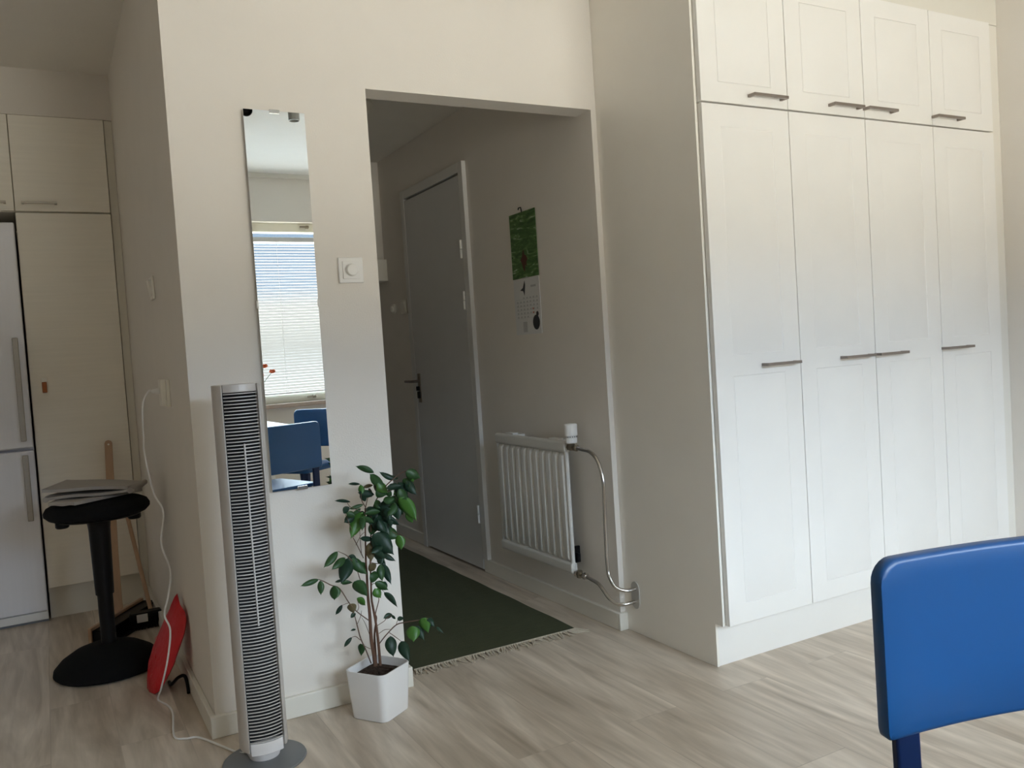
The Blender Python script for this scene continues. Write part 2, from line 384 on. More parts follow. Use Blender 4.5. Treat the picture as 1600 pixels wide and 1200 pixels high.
for ids, kind, lab in units:
    a, b = DX[ids[0]], DX[ids[-1]+1]
    t = thing('wardrobe_cabinet', lab, 'wardrobe', ((a+b)/2, 2.45, .152), group='white wardrobe cabinets in a row')
    off = Vector((-(a+b)/2, -2.45, -.152))
    def shift(o): o.location = off; return o
    cb = NB(); yb = YM-.01
    box(cb, a+.0005, b-.0005, YD+.0215, yb, 0.153, 1.912)
    shift(obj('body', cb, PANELW, t))
    for i in ids:
        d = shift(panel_door('door', DX[i], DX[i+1], .152, 1.913, ((.222, .998), (1.071, 1.837)), t))
        bar_handle(hl[i][0], hl[i][1], 1.030, d)
    t = thing('overhead_cupboard', UP[ids[0]], 'cupboard', ((a+b)/2, 2.45, 1.917), group='white cupboards above the wardrobes')
    off = Vector((-(a+b)/2, -2.45, -1.917))
    cb = NB(); box(cb, a+.0005, b-.0005, YD+.0215, yb, 1.917, 2.369); shift(obj('body', cb, PANELW, t))
    for i in ids:
        d = shift(panel_door('door', DX[i], DX[i+1], 1.916, 2.369, ((1.986, 2.299),), t))
        bar_handle(hl[i][0], hl[i][1], 1.948, d)
# end panel with the toe-kick notch
bm = NB(); A = [(YM-.001, 0), (2.225, 0), (2.225, .152), (YD+.021, .152), (YD+.021, ZCEIL-.001), (YM-.001, ZCEIL-.001)]
P0 = [bm.verts.new((XW, y, z)) for y, z in A]; P1 = [bm.verts.new((XW+.0095, y, z)) for y, z in A]
bm.faces.new(P0); bm.faces.new(P1[::-1])
for k in range(6): bm.faces.new((P0[k], P0[(k+1)%6], P1[(k+1)%6], P1[k]))
tag(obj('end_panel', bm, mat('end_panel_laminate', (.90, .865, .80), .32), bevel=.0008), 'plain grey-white tall side panel closing the left end of the wardrobe row', 'panel')
tag(obj('wardrobe_plinth', boxes((XW+.0105, XR-.001, 2.228, 2.244, 0, .150)), DOORW, bevel=.001), 'long white plinth board along the floor under the wardrobe doors', 'plinth')
tag(obj('top_filler', boxes((XW+.0105, XR-.001, 2.184, 2.20, 2.3705, ZCEIL-.001)), mat('filler_white', (.78, .75, .68), .5), bevel=.001), 'cream filler board between the overhead cupboards and the ceiling', 'filler board')
tag(obj('side_filler', boxes((DX[4]+.001, XR-.001, 2.186, 2.202, .151, 2.3695)), mat('filler_white_side', (.80, .77, .71), .5), bevel=.001), 'narrow white vertical filler strip between the last wardrobe door and the right wall', 'filler board')

# ------------------------------------------------------------------ kitchen side
KX = [-.657, -.057, .346]
def kdoor(x0, x1, z0, z1, parent, y=YKC-.02):
    return obj('door', boxes((x0+.002, x1-.002, y, y+.019, z0+.002, z1-.002)), KITCH, parent, bevel=.0012)
t = thing('pantry_cabinet', 'tall beige-white kitchen cabinet beside the refrigerator, behind the stool', 'cabinet')
obj('body', boxes((KX[1], KX[2], YKC, YB-.005, .153, 1.915)), KCARC, t)
kdoor(KX[1], KX[2], .153, 1.917, t)
d = obj('door_latch', boxes((-.010, .010, 4.552, 4.5595, 1.075, 1.125)), AMBER, t, bevel=.002)
obj('latch_cap', boxes((-.012, .012, 4.550, 4.5596, 1.1255, 1.145)), OFFW, d, bevel=.002)
t = thing('kitchen_wall_cupboard', 'beige-white cupboard above the tall kitchen cabinet, with a bar handle at lower left', 'cupboard', (0,0,0))
obj('body', boxes((KX[1], KX[2], YKC, YB-.005, 1.921, 2.367)), KCARC, t)
d = kdoor(KX[1], KX[2], 1.921, 2.367, t); bar_handle(-.027, .117, 1.958, d, yf=YKC-.02, m=mat('kitchen_handle', (.50, .46, .40), .35, .7))
t = thing('kitchen_wall_cupboard', 'beige-white cupboard above the refrigerator, cut by the left edge of the view', 'cupboard', (0,0,0))
obj('body', boxes((KX[0], KX[1]-.001, YKC, YB-.005, 1.921, 2.367)), KCARC, t)
d = kdoor(KX[0], KX[1], 1.921, 2.367, t); bar_handle(-.235, -.090, 1.958, d, yf=YKC-.02, m=bpy.data.materials['kitchen_handle'])
tag(obj('kitchen_plinth', boxes((KX[1], XK-.001, YKC+.035, YKC+.05, 0, .151)), KCARC), 'recessed white plinth under the tall kitchen cabinet', 'plinth')
tag(obj('kitchen_side_filler', boxes((KX[2]+.002, XK-.001, YKC-.006, YKC+.012, .153, 2.367)), KCARC), 'narrow vertical filler between the kitchen cabinet and the side wall', 'filler board')
struct('wall_soffit', boxes((XL, XK, YKC-.012, YB, 2.3685, ZCEIL)), WALL)
t = thing('refrigerator', 'tall stainless steel fridge freezer at the far left of the view', 'refrigerator', (0,0,0))
fx0, fx1 = -.660, -.066
obj('cabinet', boxes((fx0, fx1, YKC+.03, YB-.02, .03, 1.868)), FRIDGE, t)
for z0, z1, hz0, hz1, lab in ((.825, 1.868, .86, 1.335, 'upper'), (.055, .812, .490, .795, 'lower')):
    dr = obj('door', boxes((fx0, fx1, YKC-.035, YKC+.028, z0, z1)), FRIDGE, t, bevel=.006)
    b = NB(); hx = fx1-.032
    box(b, hx-.016, hx+.008, YKC-.085, YKC-.068, hz0, hz1)
    box(b, hx-.013, hx+.005, YKC-.068, YKC-.0355, hz0+.01, hz0+.035); box(b, hx-.013, hx+.005, YKC-.068, YKC-.0355, hz1-.035, hz1-.01)
    obj('handle', b, STEEL, dr, bevel=.003)
obj('vent_grille', boxes((fx0, fx1, YKC-.02, YKC+.02, .012, .050)), WHITEP, t, bevel=.003)
obj('foot_strip', boxes((fx0, fx1, YKC-.005, YKC+.025, 0, .012)), GREY, t)

# ------------------------------------------------------------------ wall fittings
def rocker(name, label, cat, y, z, x=XK, side=-1, socket=False, size=.085):
    t = thing(name, label, cat, (x, y, z))
    h = size/2
    obj('frame', boxes((-.009, -.0005, -h, h, -h, h)), OFFW, t, bevel=.002)
    if not socket:
        b = NB(); A = [(-.009, -.03), (-.012, -.03), (-.020, .03), (-.009, .03)]
        P = [[b.verts.new((x_, s*.03, z_)) for x_, z_ in A] for s in (-1, 1)]
        b.faces.new(P[0]); b.faces.new(P[1][::-1])
        for k in range(4): b.faces.new((P[0][k], P[0][(k+1)%4], P[1][(k+1)%4], P[1][k]))
        obj('rocker', b, OFFW, t, bevel=.001)
    return t
rocker('light_switch', 'cream rocker light switch on the shaded kitchen side wall', 'light switch', 3.44, 1.452)
t = thing('power_outlet', 'cream wall outlet low on the kitchen side wall with a white plug in it', 'outlet', (XK, 3.235, 1.062))
obj('frame', boxes((-.012, -.0005, -.042, .042, -.048, .048)), OFFW, t, bevel=.002)
obj('socket_body', boxes((-.030, -.012, -.034, .034, -.044, .050)), OFFW, t, bevel=.003)
rocker('light_switch', 'pale wall switch in the hallway just left of the grey door', 'light switch', 4.80, 1.43, x=XO2)
t = thing('wall_thermostat', 'small pale round control on the hallway wall, left of the switch by the door', 'thermostat', (XO2, 4.965, 1.43))
b = NB(); lathe(b, [(.030, 0), (.030, -.012), (.020, -.014), (.018, -.026), (.014, -.028)], 24, ax='x', c=(-.0005, 0, 0)); obj('dial', b, OFFW, t)
# dimmer
t = thing('dimmer_switch', 'square white dimmer with a round knob, between mirror and doorway', 'dimmer', (.9205, YM, 1.436))
b = NB(); box(b, -.0425, .0425, -.009, -.0005, -.0425, .0425); obj('frame', b, WHITEP, t, bevel=.003)
obj('cover', boxes((-.029, .029, -.0125, -.009, -.029, .029)), WHITEP, t, bevel=.001)
b = NB(); lathe(b, [(.0205, -.0125), (.0205, -.020), (.0195, -.028), (.0175, -.0295)], 32, ax='y'); obj('knob', b, WHITEP, t)
# trunking with junction box in the hall
t = thing('cable_trunking', 'white vertical cable trunking with a box at its foot on the far hallway wall', 'trunking')
obj('duct', boxes((XO2-.045, XO2-.0005, 5.09, 5.28, 1.746, ZHALL-.001)), WALL, t, bevel=.002)
obj('junction_box', boxes((XO2-.065, XO2-.0005, 5.045, 5.32, 1.610, 1.745)), OFFW, t, bevel=.003)
# hallway ceiling lamp
t = thing('hall_ceiling_lamp', 'shallow ceiling lamp in the hallway, just inside the top left corner of the opening', 'ceiling lamp', (1.33, 3.9, ZHALL))
b = NB(); lathe(b, [(.13, -.001), (.14, -.03), (.12, -.055), (.05, -.065)], 32); obj('lamp_shade', b, OFFW, t)

# mirror, turned a touch on the wall
MA = math.radians(1.2)
t = thing('wall_mirror', 'tall narrow frameless mirror hanging beside the doorway', 'mirror', (.7035, YM-.012, 1.3385), rz=MA)
mw, mh = .097, .6025
b = NB(); box(b, -mw, mw, -.003, .003, -mh, mh); o = obj('glass', b, MIRROR, t)
for z, x in ((mh-.002, 0), (-mh+.002, 0)):
    b = NB(); box(b, x-.016, x+.016, -.006, .010, z-.006, z+.006); obj('clip', b, CHROME, t, bevel=.001)
for s in (-1, 1):
    b = NB(); box(b, s*(mw+.001)-.003, s*(mw+.001)+.003, -.006, .007, -.02, .005); obj('clip', b, WHITEP, t, bevel=.001)

# calendar
t = thing('wall_calendar', 'wall calendar with a green meadow photo over a month grid, in the hallway', 'calendar', (XO2, 3.325, 1.472))
hw = .1145
obj('picture_page', boxes((-.006, -.003, -hw, hw, -.018, .275)), MEADOW, t)
pg = obj('month_page', boxes((-.005, -.002, -hw, hw, -.272, -.020)), PAPER, t)
obj('binding', boxes((-.0066, -.0056, -.03, .03, -.021, -.017)), INKG, t)
b = NB(); tube(b, [(-.004, 0, .27), (-.006, 0, .285), (-.008, 0, .295), (-.018, .002, .292), (-.02, .002, .284)], .003, 8); obj('hook', b, BLACK, t)
def flat(name, poly, m, parent, x=-.0066, th=.0004):
    b = NB(); A = [b.verts.new((x, y, z)) for y, z in poly]; B = [b.verts.new((x+th, y, z)) for y, z in poly]; n = len(poly)
    b.faces.new(A); b.faces.new(B[::-1])
    for k in range(n): b.faces.new((A[k], A[(k+1)%n], B[(k+1)%n], B[k]))
    return obj(name, b, m, parent, smooth=False)
# a butterfly-like reddish shape in the meadow (y runs right to left seen from the hall)
pp = t.children[0]
flat('butterfly', [(.012,.020),(.024,.052),(.034,.062),(.020,.074),(.014,.088),(.004,.112),(-.002,.086),(-.020,.078),(-.030,.062),(-.018,.050),(-.020,.030),(-.006,.040),(-.002,.008)], BUTTER, t)
flat('bird', [(.055,-.072),(.03,-.062),(.012,-.030),(.008,-.050),(.018,-.098),(.028,-.077)], INK, t, x=-.0055)
b = NB(); 
lathe(b, [(.030, -.0050), (.030, -.0055)], 20, ax='x', c=(0, -.072, -.222), sy=1.1); lathe(b, [(.011, -.0050), (.011, -.0056)], 12, ax='x', c=(0, -.085, -.185)); obj('dark_emblem', b, INK, t)
flat('small_block', [(.045,-.215),(.01,-.215),(.01,-.262),(.045,-.262)], INKG, t, x=-.0055)
flat('month_name', [(-.04,-.055),(-.085,-.055),(-.085,-.064),(-.04,-.064)], INKG, t, x=-.0055)
b = NB()
for r_ in range(6):
    for c_ in range(7):
        if (r_ == 0 and c_ < 2) or (r_ == 5 and c_ > 3): continue
        y, z = .088-c_*.029, -.106-r_*.017
        box(b, -.0055, -.0051, y-.009, y+.002, z-.006, z+.001)
obj('date_grid', b, INKG, t, smooth=False)
b = NB()
for r_ in range(6): 
    z = -.113-r_*.017; box(b, -.00545, -.0051, -.10, .10, z-.0008, z)
obj('grid_lines', b, INKG, t, smooth=False)
b = NB(); box(b, -.0056, -.0051, -.058, -.046, -.181, -.173); box(b, -.0056, -.0051, -.058, -.046, -.164, -.156); obj('holiday_dates', b, INKR, t, smooth=False)

# ------------------------------------------------------------------ radiator, valves and pipes
t = thing('radiator', 'white fluted panel radiator on the hallway wall beside the door', 'radiator', (0,0,0))
ry0, ry1, rz0, rz1, rx = 2.968, 3.585, .190, .745, 1.850
b = NB(); NS = 11; pts = []; nn = NS*20
za, zb = rz0+.045, rz1-.045
cols = []
for k in range(nn+1):
    y = ry0+.014+(ry1-ry0-.028)*k/nn; ph = (k/nn*NS) % 1.0
    h = 1 if .20 < ph < .66 else (ph/.20 if ph <= .20 else (1-ph)/.34)
    h = h*h*(3-2*h)
    cols.append((y, rx+.016-.016*h))
g = [[b.verts.new((x if 0 < j < 3 else rx+.016, y, z)) for (y, x) in cols] for j, z in enumerate((za, za+.02, zb-.02, zb))]
for j in range(3):
    for k in range(nn): b.faces.new((g[j][k], g[j][k+1], g[j+1][k+1], g[j+1][k]))
back = [[b.verts.new((rx+.026, y, z)) for y in (cols[0][0], cols[-1][0])] for z in (za, zb)]
b.faces.new((back[0][0], back[1][0], back[1][1], back[0][1]))
obj('front_panel', b, RADW, t, angle=60)
for z, nm in ((rz1-.024, 'top_header'), (rz0+.024, 'bottom_header')):
    b = NB(); prof = rrect(rx, rx+.030, z-.024, z+.024, .012, 5)
    P = [[b.verts.new((px_, y, pz)) for px_, pz in prof] for y in (ry0, ry1)]; n = len(prof)
    b.faces.new(P[0]); b.faces.new(P[1][::-1])
    for k in range(n): b.faces.new((P[0][k], P[0][(k+1)%n], P[1][(k+1)%n], P[1][k]))
    obj(nm, b, RADW, t, bevel=.004)
for y in (ry0+.007, ry1-.007):
    b = NB(); tube(b, [(rx+.014, y, rz0+.02), (rx+.014, y, rz1-.02)], .009, 12); obj('side_rail', b, RADW, t)
for y in (3.46, 3.07):
    b = NB(); box(b, rx+.031, XO2-.001, y-.03, y+.03, rz1-.030, rz1-.002); box(b, rx+.012, rx+.04, y-.035, y+.035, rz1+.000, rz1+.007); obj('bracket', b, WHITEP, t, bevel=.001)
b = NB(); box(b, rx+.032, XO2-.001, ry0+.05, ry0+.062, rz0+.03, rz0+.10); box(b, rx+.030, rx+.040, ry0-.012, ry0+.055, rz0+.05, rz0+.085); obj('lower_bracket', b, BLACK, t, bevel=.001)
vx, vy = rx+.016, 2.935
t = thing('radiator_thermostat', 'white thermostatic valve head standing on the top corner of the radiator', 'thermostat', (vx, vy, .722))
b = NB(); lathe(b, [(.016, .016), (.024, .019), (.025, .040), (.021, .042), (.021, .047), (.027, .049), (.0275, .092), (.024, .097), (.012, .098)], 32); obj('valve_head', b, WHITEP, t)
b = NB()
for k in range(7):
    a = math.radians(-150+k*20); box(b, -.0015, .0015, -.0272, -.0265, .0425, .0465, Matrix.Rotation(a+PI/2, 4, 'Z'))
obj('scale_marks', b, INK, t)
b = NB(); lathe(b, [(.012, -.012), (.014, -.010), (.014, .012), (.010, .018)], 20); tube(b, [(0, .020, 0), (0, -.034, 0)], .010, 12); lathe(b, [(.013, .008), (.0145, .010), (.0145, .020), (.012, .0215)], 8, ax='y'); lathe(b, [(.013, -.020), (.0145, -.022), (.0145, -.036), (.010, -.040)], 8, ax='y'); obj('valve_body', b, BRASS, t, smooth=False)
t = thing('lockshield_valve', 'brass and chrome lower valve at the bottom corner of the radiator', 'valve', (vx, vy, .196))
b = NB(); lathe(b, [(.011, -.014), (.013, -.012), (.013, .014), (.010, .016)], 20); tube(b, [(0, .022, 0), (0, -.046, 0)], .009, 12); obj('valve_body', b, BRASS, t)
b = NB(); lathe(b, [(.012, -.034), (.0145, -.036), (.0145, -.050), (.011, -.054)], 8, ax='y'); obj('union_nut', b, CHROME, t, smooth=False)
b = NB(); lathe(b, [(.012, .010), (.0145, .012), (.0145, .022), (.011, .0225)], 8, ax='y'); obj('union_nut', b, CHROME, t, smooth=False)
px_ = vx
b = NB(); tube(b, [(vx, vy-.036, .722), (vx, 2.86, .718), (vx, 2.80, .712), (vx, 2.752, .680), (vx, 2.725, .615), (vx, 2.722, .55), (vx, 2.728, .40), (vx, 2.728, .265), (vx, 2.716, .225), (vx+.012, 2.695, .190), (vx+.045, 2.675, .176), (XW-.001, 2.668, .178)], .0075, 12, smooth=5)
tag(obj('heating_pipe', b, CHROME), 'bent chrome pipe dropping from the white radiator thermostat to the wardrobe side', 'pipe')
b = NB(); tube(b, [(vx, vy-.050, .196), (vx, 2.85, .192), (vx, 2.80, .185), (vx, 2.765, .165), (vx+.004, 2.735, .140), (vx+.02, 2.70, .122), (vx+.05, 2.682, .122), (XW-.001, 2.678, .125)], .0075, 12, smooth=5)
tag(obj('heating_pipe', b, CHROME), 'short lower chrome pipe from the radiator valve to the wardrobe side', 'pipe')
b = NB(); prof = [(.026*math.cos(a)+2.672, (.030*math.sin(a)+(.176 if math.sin(a) > 0 else .128))) for a in [2*PI*k/28 for k in range(28)]]
A = [b.verts.new((XW-.005, y, z)) for y, z in prof]; B = [b.verts.new((XW-.0005, y, z)) for y, z in prof]
b.faces.new(A); b.faces.new(B[::-1])
for k in range(28): b.faces.new((A[k], A[(k+1)%28], B[(k+1)%28], B[k]))
tag(obj('pipe_cover_plate', b, mat('plate_nickel', (.66, .65, .62), .35, .35), bevel=.001), 'oval chrome cover plate where both radiator pipes enter the wardrobe side', 'cover plate')

# ------------------------------------------------------------------ rug
t = thing('hallway_rug', 'dark green woven runner with a cream fringe on the hallway floor', 'rug', (1.44, 4.3, 0))
b = NB(); nx, ny = 20, 60; x0, x1, y0, y1 = 1.088-1.44, 1.787-1.44, 2.862-4.3, 5.9-4.3
def rz(x, y): return .0055+.0012*math.sin(y*9+x*4)+.0008*math.sin(x*17)
T_ = [[b.verts.new((x0+(x1-x0)*i/nx, y0+(y1-y0)*j/ny, rz(i, j*.1))) for i in range(nx+1)] for j in range(ny+1)]
B_ = [[b.verts.new((x0+(x1-x0)*i/nx, y0+(y1-y0)*j/ny, .0008)) for i in range(nx+1)] for j in range(ny+1)]
for j in range(ny):
    for i in range(nx):
        b.faces.new((T_[j][i], T_[j][i+1], T_[j+1][i+1], T_[j+1][i])); b.faces.new((B_[j][i], B_[j+1][i], B_[j+1][i+1], B_[j][i+1]))
for j in range(ny):
    b.faces.new((T_[j][0], T_[j+1][0], B_[j+1][0], B_[j][0])); b.faces.new((T_[j][nx], B_[j][nx], B_[j+1][nx], T_[j+1][nx]))
for i in range(nx):
    b.faces.new((T_[0][i], B_[0][i], B_[0][i+1], T_[0][i+1])); b.faces.new((T_[ny][i], T_[ny][i+1], B_[ny][i+1], B_[ny][i]))
obj('rug_field', b, RUG, t)
b = NB(); n = 64
tube(b, [(x0+(x1-x0)*k/20, y0-.002, .006) for k in range(21)], .0042, 8)
for k in range(n):
    x = x0+.004+(x1-x0-.008)*k/(n-1); dx = random.uniform(-.012, .016)
    if k > n-6: dx += .03
    L_ = random.uniform(.036, .062)
    for q in range(2):
        ddx = dx+random.uniform(-.006, .006)
        tube(b, [(x+q*.003, y0, .006), (x+ddx*.3, y0-L_*.35, .0065), (x+ddx*.7, y0-L_*.7, .003), (x+ddx*1.3, y0-L_, .002)], [.0030, .0034, .0024, .0014], 6)
    lathe(b, [(.001, -.004), (.0052, 0), (.001, .004)], 6, c=(x+dx*.2, y0-L_*.22, .0062))
obj('fringe', b, FRINGE, t)

# ------------------------------------------------------------------ tower fan
def fan():
    t = thing('tower_fan', 'tall silver tower fan with a louvred front on a round grey base', 'fan', (.475, 2.50, 0), rz=0)
    b = NB(); lathe(b, [(.116, 0), (.118, .003), (.116, .007), (.06, .012), (.045, .016)], 64); obj('base', b, GREY, t)
    b = NB(); lathe(b, [(.042, .0155), (.044, .022), (.050, .034), (.052, .052)], 48); obj('neck', b, FANW, t)
    Z0, Z1 = .052, 1.092; GX = .0465
    def arc(x): return -.060+.012*(x/.0465)**2
    # shell: sides and back
    poly = [(-GX, -.0445), (-GX-.003, -.0525), (-.056, -.046), (-.0655, -.020), (-.067, .005), (-.061, .035), (-.045, .052), (0, .057), (.045, .052), (.061, .035), (.067, .005), (.0655, -.020), (.056, -.046), (GX+.003, -.0525), (GX, -.0445)]
    inner = [(GX-.001, -.028), (-GX+.001, -.028)]
    b = NB(); prism(b, poly+inner, Z0, Z1); obj('housing', b, SILVER, t, bevel=.0015, angle=50)
    capfront = [(x, arc(x)) for x in [GX*(1-2*k/12)*.985 for k in range(13)]]
    b = NB(); prism(b, capfront+[(-GX*.985, -.0285), (GX*.985, -.0285)], Z1-.022, Z1+.001); obj('top_cap', b, SILVER, t, bevel=.002, angle=50)
    b = NB(); prism(b, capfront+[(-GX*.985, -.0285), (GX*.985, -.0285)], .040, .075); obj('bottom_cap', b, FANW, t, bevel=.002, angle=50)
    obj('dark_core', boxes((-GX+.0015, GX-.0015, -.036, -.0285, .0755, Z1-.0225)), DARKM, t)
    b = NB(); n = 104; za, zb = .079, Z1-.026
    for i in range(n):
        z = za+(zb-za)*i/(n-1)
        xs = [GX*.98*(1-2*k/10) for k in range(11)]
        F0 = [(x, arc(x)) for x in xs]
        prism(b, F0+[(x, y+.0028) for x, y in F0[::-1]], z-.0014, z+.0014)
    obj('grille', b, SLAT, t, angle=50)
    b = NB(); box(b, -.0018, .0018, -.0625, -.054, .41, .925); obj('center_rib', b, SLAT, t)
    return t
fan_thing = fan()

# power cable of the fan: outlet -> floor -> fan
def cable():
    t = fan_thing
    pts = [Vector((XK-.056, 3.235, 1.072))]
    for x, y in ((232,612),(223,632),(224,680),(226,710),(240,770),(255,800),(252,850),(266,890)): pts.append(at(x, y, Y=3.225))
    for x, y, Y in ((263,930,3.17),(257,960,3.10),(266,985,3.06),(262,1030,3.05),(252,1075,3.09)): pts.append(at(x, y, Y=Y))
    for x, y in ((247,1093),(262,1102),(270,1115),(272,1150),(290,1154),(310,1152),(345,1165),(372,1176)): pts.append(at(x, y, Z=.0045))
    pts.append(Vector((.437, 2.545, .018))); pts.append(Vector((.447, 2.530, .03)))
    for p in pts:
        if p.z < .0045: p.z = .0045
    b = NB(); tube(b, pts, .0032, 10, smooth=6); wr = obj('power_cord', b, WHITEP, t); wr.location = -t.location
    b = NB(); tube(b, [(XK-.031, 3.235, 1.072), (XK-.040, 3.235, 1.072), (XK-.058, 3.235, 1.072)], [.010, .010, .006], 14); obj('plug', b, WHITEP, wr)
cable()

# ------------------------------------------------------------------ potted fig
def fig():
    t = thing('potted_fig', 'slender weeping fig with drooping dark leaves in a white square pot', 'potted plant', (.867, 2.602, 0))
    O = Vector((.867, 2.602, 0)); rz_ = math.radians(33.5)
    R = Matrix.Rotation(rz_, 4, 'Z')
    b = NB(); H = .155
    def ring(s, r, z): return [b.verts.new(R @ Vector((x, y, z))) for x, y in rrect(-s, s, -s, s, r, 6)]
    rs = [ring(.066, .022, 0), ring(.069, .024, .003), ring(.0785, .026, H-.003), ring(.0780, .026, H), ring(.0740, .023, H), ring(.0735, .023, H-.004), ring(.068, .021, .02)]
    n = len(rs[0])
    for a, c in zip(rs, rs[1:]):
        for k in range(n): b.faces.new((a[k], a[(k+1)%n], c[(k+1)%n], c[k]))
    b.faces.new(rs[0][::-1]); b.faces.new(rs[-1])
    obj('pot', b, POTW, t, angle=40)
    b = NB(); nr = 14; ringsv = []
    base = [R @ Vector((x, y, 0)) for x, y in rrect(-.0725, .0725, -.0725, .0725, .022, 6)]
    for j in range(nr+1):
        s = j/nr
        ringsv.append([b.verts.new((p.x*s+1e-4, p.y*s, .128+.006*(1-s)+random.uniform(-.004, .004)*(s < 1))) for p in base] if j else [b.verts.new((0, 0, .134))])
    for k in range(len(base)): b.faces.new((ringsv[0][0], ringsv[1][k], ringsv[1][(k+1)%len(base)]))
    for a, c in zip(ringsv[1:], ringsv[2:]):
        for k in range(len(base)): b.faces.new((a[k], a[(k+1)%len(base)], c[(k+1)%len(base)], c[k]))
    obj('soil', b, SOIL, t)
    def A_(x, y, d=0): return at(460+x/6.6667, 710+y/6.6667, Y=O.y+d)-O
    def B_(x, y, d=0): return at(460+x/6.6667, 870+y/6.6667, Y=O.y+d)-O
    st = []
    main = [B_(845,1135), B_(825,1000), B_(800,850), B_(785,600), B_(765,400), B_(755,200), B_(745,50), A_(740,900), A_(738,700), A_(735,560)]
    st.append(('trunk', main, [.0075, .0062, .0058, .0052, .0046, .0038, .0032, .0026, .0022, .0016]))
    st.append(('trunk', [B_(895,1130,-.01), B_(875,900,-.01), B_(850,700,-.012), B_(825,560,-.01), B_(803,430,-.01), B_(798,250,-.012), B_(790,50,-.015), A_(795,900,-.02), A_(800,650,-.02), A_(800,560,-.02)], [.005, .0045, .004, .0038, .0034, .003, .0026, .0022, .0018, .0014]))
    st.append(('trunk', [B_(850,1135,.015), B_(840,950,.012), B_(835,800,.01), B_(855,640,.008), B_(845,590,.0), B_(880,450,.0), B_(865,400,-.005)], [.0045, .004, .0032, .0026, .0018, .0014, .001]))
    for P_, r in (
        ([B_(800,1110,0), B_(740,960,-.01), B_(690,850,-.02), B_(655,720,-.03), B_(630,620,-.035)], .0020),
        ([B_(770,660,0), B_(650,570,-.02), B_(570,480,-.03), B_(470,330,-.04), B_(380,295,-.05), B_(310,258,-.055), B_(252,235,-.06)], .0017),
        ([B_(885,905,-.01), B_(960,810,-.03), B_(1060,710,-.05), B_(1140,685,-.07), B_(1260,665,-.10), B_(1390,645,-.12)], .0018),
        ([B_(990,790,-.035), B_(1060,840,-.04), B_(1112,880,-.045)], .0012),
        ([B_(1060,710,-.05), B_(1075,660,-.05), B_(1100,640,-.05)], .0010),
        ([B_(858,720,-.01), B_(935,670,-.02), B_(960,640,-.02), B_(1020,605,-.02)], .0011),
        ([B_(795,960,0), B_(730,930,.01), B_(690,905,.01)], .0010),
        ([B_(690,870,-.02), B_(640,830,-.01), B_(600,838,0)], .0010),
        ([B_(790,830,0), B_(740,700,.02), B_(700,630,.03)], .0010),
        ([B_(655,700,-.03), B_(690,620,-.02), B_(700,560,-.02)], .0010),
        ([B_(880,800,-.01), B_(940,760,.0), B_(1000,755,.01)], .0010),
        ([B_(570,480,-.03), B_(540,488,-.03), B_(500,505,-.03)], .0010),
        ([B_(650,570,-.02), B_(670,530,-.02), B_(655,440,-.02)], .0010),
        ([B_(745,350,0), B_(690,250,-.01), B_(640,100,-.02), B_(590,30,-.03), A_(540,1050,-.035), A_(455,1010,-.04)], .0014),
        ([A_(720,1080,0), A_(640,920,-.01), A_(600,850,-.02)], .0014),
        ([A_(640,945,-.01), A_(690,850,-.005), A_(730,810,0)], .0010),
        ([A_(700,1050,0), A_(685,880,.01), A_(680,760,.01)], .0010),
        ([A_(620,860,-.02), A_(570,720,-.03), A_(530,620,-.035)], .0011),
        ([A_(735,620,0), A_(745,560,-.01), A_(700,480,-.015), A_(695,410,-.02)], .0014),
        ([A_(740,560,0), A_(765,450,.01), A_(790,350,.02)], .0014),
        ([A_(800,600,-.02), A_(850,480,-.03), A_(900,400,-.04), A_(960,320,-.05), A_(1050,240,-.06), A_(1120,190,-.07), A_(1190,165,-.08)], .0018),
        ([A_(850,480,-.03), A_(880,420,-.03), A_(840,350,-.02), A_(830,200,-.01)], .0012),
        ([A_(800,640,-.02), A_(870,590,-.03), A_(930,500,-.04)], .0014),
        ([A_(900,400,-.04), A_(1000,380,-.06), A_(1080,300,-.07)], .0014),
        ([A_(800,760,-.02), A_(880,700,-.03), A_(980,780,-.04), A_(1080,840,-.05)], .0014),
        ([A_(798,860,-.02), A_(830,840,-.03), A_(860,930,-.03)], .0012),
        ([B_(798,60,-.015), B_(850,70,-.02), B_(905,72,-.03)], .0012),
        ([B_(800,300,-.015), B_(840,280,-.02), B_(940,370,-.03)], .0010),
        ([A_(738,620,0), A_(660,580,-.01), A_(580,545,-.02), A_(550,500,-.02)], .0010)):
        st.append(('branch', P_, [r]*(len(P_)-1)+[r*.6]))
    for nm, P_, r in st:
        b = NB(); tube(b, P_, r, 8, smooth=4); obj(nm, b, BARK if nm == 'trunk' else TWIG, t)
